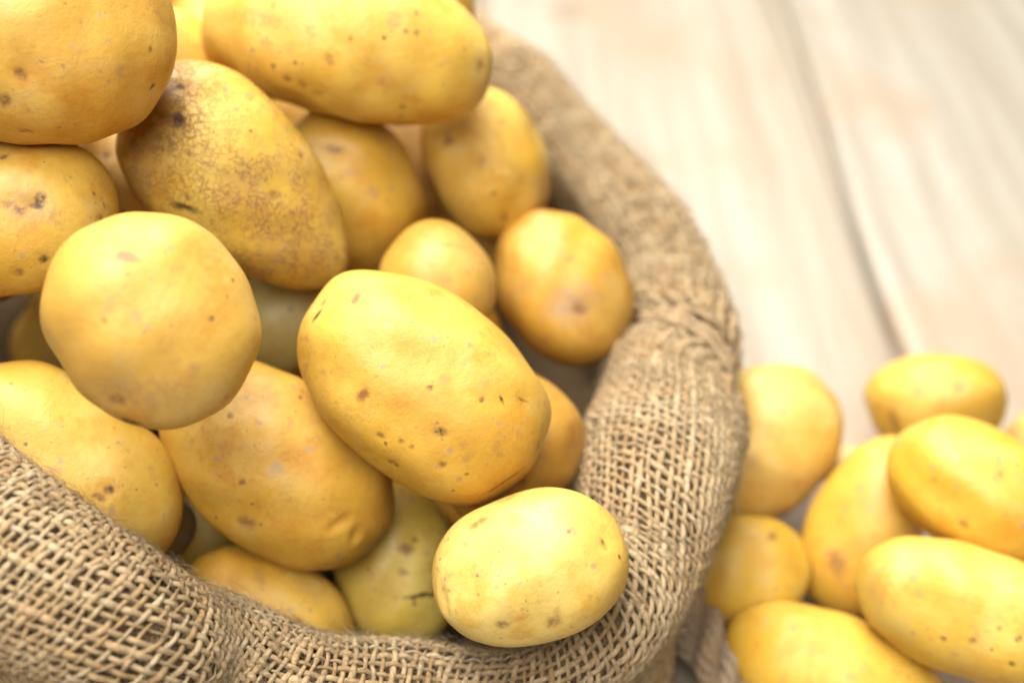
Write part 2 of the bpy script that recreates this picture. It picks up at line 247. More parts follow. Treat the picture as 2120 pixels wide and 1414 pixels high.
 ('dull small potato showing as a sliver behind the near left rim', (-0.1226, -0.0218, 0.0836), (0.9068, 0.3088, 0.211, -0.1948), (0.0126, 0.0149, 0.0149), 0.0, 2.2, 121, (0.4, 0.31, 0.18), 0.0, 'P',
  []),
 ('buried potato in the gap left of the speckled one', (-0.0835, 0.0636, 0.0734), (0.8875, 0.3726, 0.1761, -0.2061), (0.0249, 0.0192, 0.0192), 0.0, 2.2, 122, (0.6, 0.36, 0.08), 0.0, 'P',
  []),
 ('orange brown buried potato above the bright front one', (-0.0091, 0.0138, 0.0545), (0.9185, 0.3559, 0.0709, -0.1572), (0.0228, 0.0173, 0.0173), 0.0, 2.2, 123, (0.62, 0.33, 0.06), 0.1, 'P',
  []),
 ('buried potato in the dark gap under the netted tip', (-0.0522, 0.1176, 0.1004), (0.8803, 0.4388, 0.121, -0.1338), (0.0241, 0.0191, 0.0191), 0.0, 2.2, 124, (0.6, 0.4, 0.1), 0.0, 'P',
  []),
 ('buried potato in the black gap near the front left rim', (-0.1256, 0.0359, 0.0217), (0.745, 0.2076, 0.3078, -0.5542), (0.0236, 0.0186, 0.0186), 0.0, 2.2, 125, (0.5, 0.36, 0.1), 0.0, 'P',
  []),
 ('buried potato in the gap beneath the long pale one', (-0.0856, 0.1594, 0.1378), (0.8652, 0.4879, 0.109, -0.0379), (0.0244, 0.0194, 0.0194), 0.0, 2.2, 126, (0.62, 0.4, 0.1), 0.0, 'P',
  []),
 ('buried potato in the gap between the two oval ones at right', (-0.0125, 0.1378, 0.0934), (0.8857, 0.456, 0.0497, -0.0722), (0.025, 0.0198, 0.0198), 0.0, 2.2, 127, (0.62, 0.4, 0.1), 0.0, 'P',
  []),
 ('long bright yellow potato at the front of the table pile', (0.1606, -0.0398, 0.0606), (0.9078, 0.3447, -0.1003, -0.2168), (0.0455, 0.0225, 0.0225), 0.0, 2.35, 128, (0.74, 0.51, 0.1), 0.08, 'R',
  [(0.0129, -0.0028, 0.0208, 0.12, 0.12, -0.05, 0.00099, 0.00132, 0), (0.0132, -0.0107, 0.0185, 0.47, 0.02, 0.18, 0.00132, 0.00116, 0), (-0.0089, -0.0109, 0.0186, 0.5, -0.13, 0.09, 0.00116, 0.00099, 1), (-0.0002, -0.0085, 0.02, 0.36, -0.08, 0.19, 0.00116, 0.00099, 1), (0.0066, -0.0017, 0.0213, 0.11, 0.02, 0.31, 0.00083, 0.00099, 1), (-0.0042, -0.0144, 0.0165, 0.7, -0.05, 0.01, 0.00116, 0.00083, 2), (-0.0239, 0.0056, 0.0194, -0.19, -0.18, 0.45, 0.00199, 0.00132, 2), (-0.0318, -0.0014, 0.0163, -0.0, -0.46, 0.35, 0.0043, 0.00497, 3)]),
 ('potato at the bottom picture edge right of the grey rope', (0.1142, -0.0365, 0.024), (0.9206, 0.3204, -0.0479, -0.218), (0.0394, 0.0224, 0.0202), 0.0, 2.2, 129, (0.74, 0.47, 0.07), 0.05, 'R',
  [(-0.0157, 0.011, 0.0156, -0.53, 0.27, 0.92, 0.00315, 0.00123, 2), (0.0076, 0.0017, 0.021, -0.06, 0.06, 0.4, 0.00175, 0.0014, 2)]),
 ('stubby potato on top of the table pile at the right edge', (0.1694, 0.0066, 0.0739), (0.8684, 0.3934, -0.0585, -0.2962), (0.0334, 0.0232, 0.0232), 0.0, 2.3, 130, (0.74, 0.48, 0.07), 0.05, 'R',
  [(0.0016, -0.0126, 0.0196, 0.47, -0.16, 0.26, 0.00176, 0.00123, 1), (-0.0142, -0.004, 0.0212, 0.04, -0.28, 0.49, 0.00105, 0.00105, 1), (-0.0167, -0.0211, 0.0019, 1.51, 0.44, -0.34, 0.00123, 0.00105, 1), (0.0029, 0.0064, 0.0225, -0.09, 0.11, 0.54, 0.00105, 0.00105, 2), (-0.0208, 0.0067, 0.019, -0.49, -0.04, 1.06, 0.00246, 0.0014, 2)]),
 ('greenish yellow potato between sack rim and table pile', (0.0842, 0.0115, 0.0237), (0.9366, 0.337, -0.0934, 0.0212), (0.0302, 0.0208, 0.0187), 0.0, 2.5, 131, (0.68, 0.46, 0.075), 0.0, 'R',
  [(0.0185, 0.0107, 0.016, -0.46, 0.32, -0.18, 0.00227, 0.00189, 1)]),
 ('potato standing at a slant in the table pile with a brown smudge', (0.139, 0.0249, 0.0335), (0.8217, 0.2437, -0.2847, 0.4294), (0.0373, 0.0221, 0.0188), 0.0, 2.2, 132, (0.72, 0.46, 0.08), 0.0, 'R',
  [(-0.0171, 0.0033, 0.016, 0.12, -0.26, -0.85, 0.00343, 0.00495, 1), (0.0125, 0.0084, 0.0168, -0.27, -0.18, -0.94, 0.00152, 0.00152, 2)]),
 ('blurred large potato on the table directly behind the sack rim', (0.1016, 0.0639, 0.0395), (0.8753, 0.3317, -0.2117, 0.2809), (0.037, 0.0292, 0.0263), 0.0, 2.2, 133, (0.78, 0.56, 0.18), 0.0, 'R',
  [(0.0168, 0.0045, 0.0245, -0.21, 0.17, -0.7, 0.0024, 0.0018, 2), (-0.0055, -0.0041, 0.026, 0.14, 0.01, -0.72, 0.0028, 0.0028, 2)]),
 ('farthest potato of the table pile with a brown crease', (0.1825, 0.0935, 0.0358), (0.9065, 0.3916, -0.1532, -0.0374), (0.0289, 0.0213, 0.0213), 0.0, 2.2, 134, (0.74, 0.49, 0.09), 0.0, 'R',
  [(-0.0165, -0.0067, 0.0158, 0.38, -0.53, 0.01, 0.00188, 0.00628, 1), (0.011, 0.0066, 0.0202, -0.18, 0.21, -0.03, 0.00188, 0.00167, 1), (-0.0058, 0.006, 0.0206, -0.14, -0.14, 0.01, 0.00209, 0.00335, 2)]),
 ('pale bit of potato at the far right picture edge', (0.2333, 0.0846, 0.0175), (0.8492, 0.4123, -0.0653, -0.3235), (0.019, 0.0169, 0.0169), 0.0, 2.2, 135, (0.78, 0.58, 0.22), 0.0, 'R',
  []),
 ('tiny pale blurred potato behind the slanting one', (0.1448, 0.0724, 0.0186), (0.9122, 0.349, -0.1807, 0.1154), (0.0116, 0.0091, 0.0091), 0.0, 2.2, 136, (0.78, 0.6, 0.3), 0.0, 'R',
  []),
]
BURIED = [
 ((-0.0383, 0.1999, 0.0299), (0.056, 0.1296, 0.1142, 0.9834), 0.925, 400),
 ((-0.1174, 0.1429, 0.1058), (0.5071, 0.0155, -0.1015, 0.8558), 1.074, 401),
 ((-0.0784, 0.1838, 0.0796), (0.3635, 0.0901, 0.3893, 0.8416), 0.867, 402),
 ((-0.1986, 0.1043, 0.1356), (0.0427, -0.0068, 0.4007, -0.9152), 0.874, 403),
 ((-0.1551, 0.0176, 0.0647), (0.3452, -0.4694, 0.3728, -0.7222), 0.886, 400),
 ((-0.1604, 0.0948, 0.0765), (0.4753, -0.3331, 0.4963, -0.6456), 1.004, 401),
 ((-0.1971, 0.2021, 0.054), (0.4143, -0.3818, -0.512, 0.6484), 0.913, 402),
 ((-0.063, 0.2494, 0.0399), (0.1771, -0.0415, -0.5347, 0.8252), 1.006, 403),
 ((-0.2144, 0.2569, 0.0365), (0.1004, -0.0699, 0.6264, -0.7698), 0.874, 400),
 ((-0.1014, 0.2114, 0.0388), (0.3147, 0.1976, 0.4916, 0.7875), 1.076, 401),
 ((-0.2052, 0.3147, 0.0696), (0.6666, -0.1985, -0.1721, 0.6976), 1.005, 402),
 ((-0.1123, 0.2834, 0.0627), (0.3609, 0.117, -0.0648, -0.923), 1.026, 403),
 ((-0.0934, 0.2473, 0.0884), (0.253, 0.1906, -0.4997, 0.8062), 0.896, 400),
 ((-0.171, 0.0586, 0.1996), (0.3685, -0.2709, 0.3609, -0.8128), 0.994, 401),
 ((-0.1784, 0.1521, 0.0817), (0.2718, -0.2736, -0.4655, -0.7966), 1.086, 402),
 ((-0.2261, 0.2496, 0.0959), (0.0297, 0.1984, -0.3491, 0.9153), 0.993, 403),
 ((-0.1064, 0.1007, 0.0309), (0.125, 0.6929, 0.032, -0.7094), 0.916, 400),
 ((-0.1732, 0.1527, 0.1864), (0.6302, 0.3052, -0.4485, 0.5555), 0.969, 401),
 ((-0.1336, 0.0512, 0.1061), (0.2837, -0.59, 0.3159, -0.6867), 0.918, 402),
 ((-0.1795, 0.0587, 0.0339), (0.3186, 0.617, 0.3548, -0.626), 0.953, 403),
 ((-0.047, 0.1621, 0.1803), (0.0148, -0.2067, 0.0758, 0.9753), 1.026, 400),
 ((-0.0274, 0.0726, 0.0815), (0.2631, -0.5561, 0.0446, 0.7871), 0.990, 401),
 ((-0.1779, 0.2682, 0.0788), (0.3504, -0.4973, 0.3325, -0.7206), 0.870, 402),
 ((-0.0311, 0.1568, 0.0538), (0.4357, 0.1049, -0.118, 0.8862), 0.933, 403),
 ((-0.2273, 0.1534, 0.1127), (0.4968, -0.327, -0.2093, 0.7761), 1.017, 400),
 ((-0.1569, 0.2128, 0.0724), (0.572, -0.2231, -0.416, 0.6708), 0.939, 401),
 ((-0.1426, 0.152, 0.0259), (0.5525, -0.1332, -0.1033, 0.8163), 0.967, 402),
 ((-0.0189, 0.1842, 0.0986), (0.4569, 0.366, 0.4559, 0.6704), 0.862, 403),
 ((-0.1067, -0.0148, 0.0261), (0.0438, -0.5765, 0.4469, -0.6826), 0.913, 400),
 ((-0.0916, 0.1424, 0.0577), (0.651, -0.1583, 0.5025, -0.5465), 0.860, 401),
 ((-0.2225, 0.1428, 0.1786), (0.1957, 0.1259, -0.069, -0.9701), 0.857, 402),
 ((-0.1482, 0.3067, 0.0366), (0.0282, -0.1546, 0.5967, -0.7869), 0.977, 403),
 ((-0.1986, 0.0999, 0.193), (0.0915, -0.2385, -0.3896, -0.8849), 0.858, 400),
 ((-0.0045, 0.0916, 0.0315), (0.351, 0.1772, 0.5258, 0.7542), 0.944, 401),
 ((-0.1923, 0.1153, 0.0473), (0.1514, -0.4932, 0.4073, -0.7536), 0.938, 402),
 ((-0.091, 0.0173, 0.0685), (0.3668, -0.5115, 0.0862, -0.7723), 0.890, 403),
 ((-0.2357, 0.2944, 0.0308), (0.1528, -0.4971, 0.3904, -0.7597), 0.858, 400),
 ((-0.0519, 0.0304, 0.0756), (0.4328, 0.4898, -0.102, 0.7499), 0.851, 401),
 ((-0.2066, 0.1644, 0.0253), (0.1201, 0.0033, -0.5537, -0.824), 0.865, 402),
 ((-0.1599, 0.2512, 0.036), (0.4994, 0.1096, -0.1052, 0.853), 0.957, 403),
 ((-0.2384, 0.1913, 0.0768), (0.0665, 0.546, -0.3831, 0.7421), 0.886, 400),
 ((-0.1579, 0.3136, 0.0966), (0.1215, 0.4127, 0.6259, 0.6505), 0.931, 401),
 ((-0.056, 0.0335, 0.0255), (0.3256, 0.5599, -0.4963, 0.5781), 0.917, 402),
 ((-0.1414, 0.1151, 0.143), (0.3112, 0.2534, -0.4762, 0.7824), 0.918, 403),
 ((-0.041, 0.2245, 0.0934), (0.4878, -0.5062, 0.4975, 0.5083), 0.872, 400),
 ((-0.1907, 0.052, 0.1537), (0.3435, -0.1454, -0.1352, 0.9179), 0.967, 401),
]
RIM = [(0.0582, 0.0331, 0.09, 0.0256), (0.0478, -0.0132, 0.09, 0.0246), (0.041, -0.0352, 0.083, 0.0213), (0.0262, -0.059, 0.077, 0.0153), (0.0046, -0.0726, 0.07, 0.0142), (-0.0306, -0.0769, 0.07, 0.015), (-0.0622, -0.086, 0.079, 0.0181), (-0.092, -0.0845, 0.094, 0.0217), (-0.1172, -0.0888, 0.122, 0.0258), (-0.1583, -0.0721, 0.142, 0.026), (-0.2039, -0.0271, 0.155, 0.0264), (-0.2663, 0.086, 0.15, 0.0234), (-0.3012, 0.291, 0.13, 0.0231), (-0.2427, 0.3664, 0.12, 0.0227), (-0.1364, 0.3825, 0.113, 0.0224), (-0.0404, 0.3046, 0.106, 0.0202), (0.0, 0.256, 0.103, 0.0187), (0.0303, 0.2019, 0.1, 0.018), (0.0547, 0.1341, 0.096, 0.0178), (0.067, 0.082, 0.093, 0.02)]

# ------------------------------------------------------------------ table
def wood_material(name, base, dark, light, seed):
    m = NT(name)
    tc = m.n('TexCoord').outputs['Object']
    mp = m.n('Mapping')
    m.l(tc, mp.inputs[0])
    mp.inputs['Location'].default_value = (seed * 1.3, seed * 0.7, seed * 2.1)
    v = mp.outputs[0]
    warp = m.noise(v, 5.0, 2, 0.5, color=True)
    vw = m.vmath('ADD', v, m.vmath('SCALE', m.vmath('SUBTRACT', warp, (0.5, 0.5, 0.5)), 0.009))
    st = m.n('Mapping')
    m.l(vw, st.inputs[0])
    st.inputs['Scale'].default_value = (1.0, 0.06, 1.0)
    streak = m.noise(st.outputs[0], 42, 5, 0.6)
    fine = m.noise(st.outputs[0], 190, 3, 0.6)
    # growth-ring figure: rings round a log axis far below the board, strongly drawn out along it
    st2 = m.n('Mapping')
    m.l(vw, st2.inputs[0])
    st2.inputs['Scale'].default_value = (1.0, 0.16, 1.0)
    wv = m.n('TexWave', wave_type='RINGS', rings_direction='SPHERICAL', wave_profile='SIN')
    m.l(st2.outputs[0], wv.inputs[0])
    wv.inputs['Scale'].default_value = 17
    wv.inputs['Distortion'].default_value = 1.2
    wv.inputs['Detail'].default_value = 2
    wv.inputs['Detail Scale'].default_value = 1.5
    patch = m.noise(v, 9, 3, 0.5)
    c = m.mix(m.ramp(streak, 0.32, 0.70), light, base)
    c = m.mix(m.ramp(wv.outputs['Fac'], 0.45, 1.0, 0, 0.22), c, dark)
    c = m.mix(m.ramp(patch, 0.46, 0.68, 0, 0.8), c, m.mix(0.5, base, (0.40, 0.26, 0.15)))
    kn = m.voro(v, 5.5)
    c = m.mix(m.ramp(kn.outputs['Distance'], 0.03, 0.13, 0.7, 0.0), c, (0.25, 0.19, 0.13))
    c = m.mix(m.ramp(fine, 0.56, 0.72, 0, 0.25), c, dark)
    m.l(c, m.p.inputs['Base Color'])
    m.p.inputs['Roughness'].default_value = 0.45
    m.p.inputs['Specular IOR Level'].default_value = 0.5
    m.l(m.bump(m.math('ADD', streak, m.math('MULTIPLY', fine, 0.5)), 0.35, 0.002), m.p.inputs['Normal'])
    return m.m

WOOD = [wood_material('wood_warm', (0.33, 0.264, 0.19), (0.24, 0.18, 0.122), (0.41, 0.355, 0.275), 1.0),
        wood_material('wood_grey', (0.31, 0.265, 0.20), (0.21, 0.172, 0.122), (0.405, 0.365, 0.295), 4.0)]

def plank_mesh(x0, x1, y0, y1, rs):
    """board with rounded, slightly wavy long edges; top at z = 0, local origin in its middle"""
    ny, cx, cy = 90, (x0 + x1) / 2, (y0 + y1) / 2
    ys = np.linspace(y0, y1, ny)
    wl, wr = wob(rs, 0.0022, 6, 24), wob(rs, 0.0022, 6, 24)
    prof = [(0, -0.03), (0, -0.006), (0.0012, -0.0025), (0.004, -0.0006), (0.012, 0.0)]
    rows = []
    for y in ys:
        l, r = x0 + 0.0042 + wl(y), x1 - 0.0042 + wr(y)
        row = [(l + a, y, z) for a, z in prof] + [(l + (r - l) * t, y, 0) for t in (0.25, 0.5, 0.75)] + [(r - a, y, z) for a, z in reversed(prof)]
        rows.append(row)
    v = np.array(rows)
    k = v.shape[1]
    v = v.reshape(-1, 3) - np.array([cx, cy, 0])
    idx = np.arange(ny * k).reshape(ny, k)
    q = np.stack([idx[:-1, :-1], idx[:-1, 1:], idx[1:, 1:], idx[1:, :-1]], -1).reshape(-1, 4)
    return mesh_np('plank', v, q), (cx, cy, 0)

table = obj('table_top', None, kind='structure', label='pale weathered wooden table top of wide planks', cat=None)
rs = np.random.RandomState(3)
edges = [-0.66, -0.43, -0.235, -0.02, 0.195, 0.40, 0.63]
for k in range(len(edges) - 1):
    me, loc = plank_mesh(edges[k], edges[k + 1], -0.45, 1.6, rs)
    p = obj('plank', me, WOOD[1 if k in (0, 2, 4) else 0], table)
    p.location = loc
me = mesh_np('table_underside', [(-0.7, -0.45, -0.016), (0.7, -0.45, -0.016), (0.7, 1.6, -0.016), (-0.7, 1.6, -0.016)], [(0, 1, 2, 3)])
obj('table_underside', me, WOOD[0], table)

# ------------------------------------------------------------------ burlap
def burlap_thread_material():
    m = NT('jute_thread')
    tc = m.n('TexCoord').outputs['Object']
    at = m.n('Attribute', attribute_name='tone')
    f = at.outputs['Fac']
    fb = m.n('Attribute', attribute_name='fib')
    fine = m.noise(fb.outputs['Vector'], 2.3, 3, 0.65)
    blot = m.noise(tc, 60, 3, 0.55)
    c = m.mix(m.ramp(f, 0.0, 1.0, smooth=False), (0.38, 0.235, 0.10), (0.57, 0.45, 0.275))
    c = m.mix(m.ramp(blot, 0.45, 0.70, 0, 0.55), c, (0.44, 0.285, 0.135))
    c = m.mix(m.ramp(fine, 0.44, 0.64, 0.0, 0.5), c, (0.28, 0.175, 0.08))
    m.l(c, m.p.inputs['Base Color'])
    m.p.inputs['Roughness'].default_value = 0.75
    m.p.inputs['Specular IOR Level'].default_value = 0.25
    m.l(m.bump(fine, 0.9, 0.0006), m.p.inputs['Normal'])
    return m.m

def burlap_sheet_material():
    m = NT('jute_inner_shaded')
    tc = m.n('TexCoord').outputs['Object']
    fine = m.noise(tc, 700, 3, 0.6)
    c = m.mix(m.ramp(fine, 0.35, 0.65), (0.10, 0.065, 0.032), (0.19, 0.125, 0.066))  # jute colour darkened to deepen the shade in gaps and weave holes
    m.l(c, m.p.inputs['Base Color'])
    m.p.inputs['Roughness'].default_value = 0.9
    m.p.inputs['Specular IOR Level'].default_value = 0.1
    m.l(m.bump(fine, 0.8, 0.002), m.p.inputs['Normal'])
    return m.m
JUTE, JUTE_SHADED = burlap_thread_material(), burlap_sheet_material()

def closed_spline(P, n=40):
    P = np.array(P, float)
    out = []
    N = len(P)
    t = (np.arange(n) / n)[:, None]
    for i in range(N):
        p0, p1, p2, p3 = P[i - 1], P[i], P[(i + 1) % N], P[(i + 2) % N]
        out.append(0.5 * (2 * p1 + (p2 - p0) * t + (2 * p0 - 5 * p1 + 4 * p2 - p3) * t ** 2 + (3 * p1 - p0 - 3 * p2 + p3) * t ** 3))
    return np.concatenate(out)
RC = closed_spline(RIM)
seg = np.linalg.norm(np.roll(RC[:, :3], -1, 0) - RC[:, :3], axis=1)
SU = np.concatenate([[0], np.cumsum(seg)])
LEN = SU[-1]
RCX = np.vstack([RC, RC[:1]])
TG = np.roll(RC[:, :3], -1, 0) - np.roll(RC[:, :3], 1, 0)
TG /= np.linalg.norm(TG, axis=1, keepdims=True)
OUT = np.stack([TG[:, 1], -TG[:, 0], 0 * TG[:, 0]], 1)
cen = RC[:, :3].mean(0)
if ((RC[:, :3] - cen) * OUT).sum() < 0:
    OUT = -OUT
for _ in range(70):
    OUT = (np.roll(OUT, 1, 0) + OUT * 2 + np.roll(OUT, -1, 0)) / 4
OUT /= np.linalg.norm(OUT, axis=1, keepdims=True)
OUTX = np.vstack([OUT, OUT[:1]])
UPV = np.cross(TG, OUT)
UPV *= np.sign(UPV[:, 2:3])
for _ in range(70):
    UPV = (np.roll(UPV, 1, 0) + UPV * 2 + np.roll(UPV, -1, 0)) / 4
UPV /= np.linalg.norm(UPV, axis=1, keepdims=True)
UPX = np.vstack([UPV, UPV[:1]])
def ring_up(u):
    u = np.mod(u, LEN)
    return np.stack([np.interp(u, SU, UPX[:, k]) for k in range(3)], -1)
def ring(u):
    u = np.mod(u, LEN)
    c = np.stack([np.interp(u, SU, RCX[:, k]) for k in range(3)], -1)
    r = np.interp(u, SU, RCX[:, 3])
    o = np.stack([np.interp(u, SU, OUTX[:, k]) for k in range(3)], -1)
    return c, r, o / np.linalg.norm(o, axis=-1, keepdims=True)
U_TWINE = SU[19 * 40 + 14]      # where the twine pinches the roll
wrs = np.random.RandomState(8)
WR = [(wrs.normal() * 0.0009, 2 * math.pi * wrs.randint(3, 22) / LEN, wrs.uniform(-60, 60), wrs.uniform(0, 6.28)) for _ in range(9)]
INNER = 0.055
def roll_surface(u, v, smooth=0.0):
    """v < 0: inner wall of the sack below the roll; v >= 0: arc length round the roll from its inner side over the top"""
    c, r, o = ring(u)
    du = np.abs(np.mod(u - U_TWINE - 0.30 * (np.maximum(v, 0) - 0.03) + LEN / 2, LEN) - LEN / 2)
    r = r * (1 - 0.34 * np.exp(-(du / 0.0065) ** 2) + 0.09 * np.exp(-((du - 0.02) / 0.012) ** 2))
    if smooth:
        r = ring(u)[1] * smooth
    phi = math.pi - np.maximum(v, 0) / np.maximum(r, 1e-4)
    vi = np.minimum(v, 0)
    rr = r * np.cos(phi) + vi * -0.40 * (r / 0.025)
    zz = r * np.sin(phi) * 0.93 + vi
    w = sum(a * np.sin(k * u + b * v + p) for a, k, b, p in WR)
    w = w + 0.0013 * np.exp(-(du / 0.022) ** 2) * np.sin(v * 2 * math.pi / 0.0085 + 1.0)
    w = w * (0.0 if smooth else 1.0)
    rr = rr + w * np.cos(phi)
    zz = zz + w * np.sin(phi)
    return c + o * rr[..., None] + ring_up(u) * zz[..., None]
def roll_max(u):
    return ring(u)[1] * math.radians(290)

def normals(S, u, v, e=0.0006):
    a = S(u + e, v) - S(u - e, v)
    b = S(u, v + e) - S(u, v - e)
    n = np.cross(b, a)
    n /= np.linalg.norm(n, axis=-1, keepdims=True) + 1e-12
    return n

def weave(S, u0, u1, v0, v1f, sp, thick, seed, skew, closed=False, sub=4, sides=6, out_ref=None, vref=0.01):
    """interlaced warp and weft threads over the surface S"""
    T = Tubes()
    rs = np.random.RandomState(seed)
    ug = np.linspace(u0, u1, 1600)
    vr = vref(ug) if callable(vref) else np.full_like(ug, vref)
    st_ = np.linalg.norm(S(ug + 0.002, vr) - S(ug - 0.002, vr), axis=1) / 0.004
    st_ = np.clip(np.convolve(np.concatenate([st_[-60:], st_, st_[:60]]), np.ones(41) / 41, 'same')[60:-60], 0.75, 1.8)
    cum = np.concatenate([[0], np.cumsum((st_[1:] + st_[:-1]) / 2 * np.diff(ug))])
    n_u = int(round(cum[-1] / sp / 2)) * 2
    umap = lambda i: np.interp(np.asarray(i, float) / n_u * cum[-1], cum, ug)
    amp = thick * 0.62
    sgn = 1.0
    # find out which way the normal looks
    uu = np.array([u0 + (u1 - u0) * 0.3]); vv = np.array([sp * 4.0])
    vmax_all = float(np.max(v1f(np.linspace(u0, u1, 400))))
    def vj(j, u, fn):
        return v0 + j * sp + fn(u)
    n_v = int((vmax_all - v0) / sp)
    if out_ref is not None:
        nn = normals(S, uu, vv)
        if (nn * out_ref(uu, vv)).sum() < 0:
            sgn = -1.0
    # warps run along v
    for i in range(n_u):
        ub = float(umap(i))
        jit = wob(rs, sp * 0.17, 60, 500)
        vm = float(v1f(np.array([ub]))[0])
        nv = int((vm - v0) / sp * sub)
        if nv < 4:
            continue
        t = np.arange(nv + 1) / sub
        v = v0 + t * sp
        u = ub + skew(ub) * v + jit(v)
        n = normals(S, u, v) * sgn
        off = amp * np.cos(math.pi * (t + i))
        rad = thick * rs.uniform(0.70, 1.28) * np.clip(1 + wob(rs, 0.24, 60, 700)(v), 0.5, 1.9)
        T.add(S(u, v) + n * off[:, None], rad, n, sides, np.clip(rs.normal(0.52, 0.22) + wob(rs, 0.12, 40, 300)(v), 0, 1), flat=0.8)
    # wefts run along u
    for j in range(n_v + 1):
        nn_ = n_u * sub
        t = np.arange(nn_ + 1) / sub
        ub = umap(t)
        jit = wob(rs, sp * 0.17, 10, 260)
        v = v0 + j * sp + jit(ub)
        u = ub + skew(ub) * v
        vm = v1f(ub)
        ok = v <= vm + 1e-6
        rad = thick * rs.uniform(0.70, 1.3) * np.clip(1 + wob(rs, 0.26, 40, 500)(ub), 0.5, 2.0)
        off = -amp * np.cos(math.pi * (t + j))
        n = normals(S, u, v) * sgn
        pts = S(u, v) + n * off[:, None]
        tone = np.clip(rs.normal(0.48, 0.22) + wob(rs, 0.14, 20, 200)(ub), 0, 1)
        # split into visible runs
        k = 0
        while k < len(t):
            if not ok[k]:
                k += 1
                continue
            e = k
            while e < len(t) and ok[e]:
                e += 1
            if e - k > 3:
                T.add(pts[k:e], rad[k:e], n[k:e], sides, tone[k:e], flat=0.8)
            k = e
    return T

def sheet(S, u0, u1, nu, v0, v1f, nv, off, sgn):
    us = np.linspace(u0, u1, nu)
    t = np.linspace(0, 1, nv)
    U = np.repeat(us[:, None], nv, 1)
    V = v0 + (v1f(us)[:, None] - v0) * t[None, :]
    n = normals(S, U, V) * sgn
    v = (S(U, V) + n * off).reshape(-1, 3)
    idx = np.arange(nu * nv).reshape(nu, nv)
    q = np.stack([idx[:-1, :-1], idx[:-1, 1:], idx[1:, 1:], idx[1:, :-1]], -1).reshape(-1, 4)
    return mesh_np('sheet', v, q)

SP, TH = 0.0031, 0.00080
sack = obj('burlap_sack', None, label='open burlap sack with thick rolled rim full of potatoes', cat='sack')
k1 = 2 * math.pi / LEN
def skew_roll(u):
    return 0.20 * np.sin(2 * k1 * np.asarray(u) + 0.6) + 0.18
def roll_out(u, v):
    c, r, o = ring(u)
    return roll_surface(u, v) - c
T = weave(roll_surface, 0.0, LEN, -0.052, lambda u: roll_max(u), SP, TH, 21, skew_roll, out_ref=roll_out, vref=lambda u: ring(u)[1] * math.radians(105))
SGN = 1.0
uu, vv = np.array([0.1]), np.array([0.02])
if (normals(roll_surface, uu, vv) * roll_out(uu, vv)).sum() < 0:
    SGN = -1.0
obj('rolled_rim', T.mesh('rolled_rim'), JUTE, sack, kind='stuff')
obj('rim_lining', sheet(roll_surface, 0, LEN, 640, -INNER, lambda u: roll_max(u), 60, -0.0026, SGN), JUTE_SHADED, sack)

# body of the sack below the roll, bulging out and standing on the table
body_w = [(wrs.normal() * 0.0016, 2 * math.pi * wrs.randint(4, 26) / LEN, wrs.uniform(-25, 25), wrs.uniform(0, 6.28)) for _ in range(8)]
def body_surface(u, v):
    c, r, o = ring(u)
    h = c[..., 2] - 0.3 * r
    t = np.clip(v / 0.11, 0, 1.15)
    z = h * (1 - t) + 0.002
    bulge = r * -0.30 + 0.004 + 0.008 * np.sin(math.pi * np.clip(t * 0.9 + 0.08, 0, 1)) + 0.016 * np.clip(t, 0, 1) ** 2 + sum(a * np.sin(k * u + b * v + p) for a, k, b, p in body_w)
    p = c + o * bulge[..., None]
    p[..., 2] = z
    return p
def body_out(u, v):
    return ring(u)[2]
bs = 1.0
if (normals(body_surface, uu, vv) * body_out(uu, vv)).sum() < 0:
    bs = -1.0
T = weave(body_surface, 0.0, LEN, 0.004, lambda u: 0.109 + 0 * np.asarray(u), SP, TH, 33, lambda u: 0.25 + 0 * np.asarray(u), out_ref=body_out, sub=3, sides=5)
obj('sack_body', T.mesh('sack_body'), JUTE, sack, kind='stuff')
obj('body_lining', sheet(body_surface, 0, LEN, 500, 0.0, lambda u: 0.11 + 0 * u, 24, -0.0024, bs), JUTE_SHADED, sack)
# inner wall and bottom of the sack
def inner_surface(u, v):
    p0 = roll_surface(u, np.full_like(u, -INNER))
    t = np.clip(v, 0, 1)
    cc = np.array([cen[0], cen[1], 0.006])
    wall = p0 - ring(u)[2] * (0.006 + 0.008 * np.minimum(t * 2, 1))[..., None]
    wall[..., 2] = p0[..., 2] * (1 - np.minimum(t * 2, 1)) + 0.006 * np.minimum(t * 2, 1)
    k = np.clip(t * 2 - 1, 0, 1)[..., None]
    return wall * (1 - k) + cc * k
us = np.linspace(0, LEN, 300)
nv = 17
U = np.repeat(us[:, None], nv, 1)
V = np.repeat(np.linspace(0, 0.98, nv)[None, :], 300, 0)
idx = np.arange(300 * nv).reshape(300, nv)
q = np.stack([idx[:-1, :-1], idx[:-1, 1:], idx[1:, 1:], idx[1:, :-1]], -1).reshape(-1, 4)
obj('sack_inside', mesh_np('sack_inside', inner_surface(U, V).reshape(-1, 3), q), JUTE_SHADED, sack)

# ------------------------------------------------------------------ potatoes
def lump(n, seed):
    r = np.random.RandomState(seed)
    v = 1.0
    for k in range(7):
        w = r.normal(size=3)
        w /= np.linalg.norm(w)
        f = r.uniform(1.2, 3.4)
        ph = r.uniform(0, 6.28)
        am = r.uniform(0.007, 0.025)
        v = v + am * np.sin(f * (n @ w) + ph)
    return v

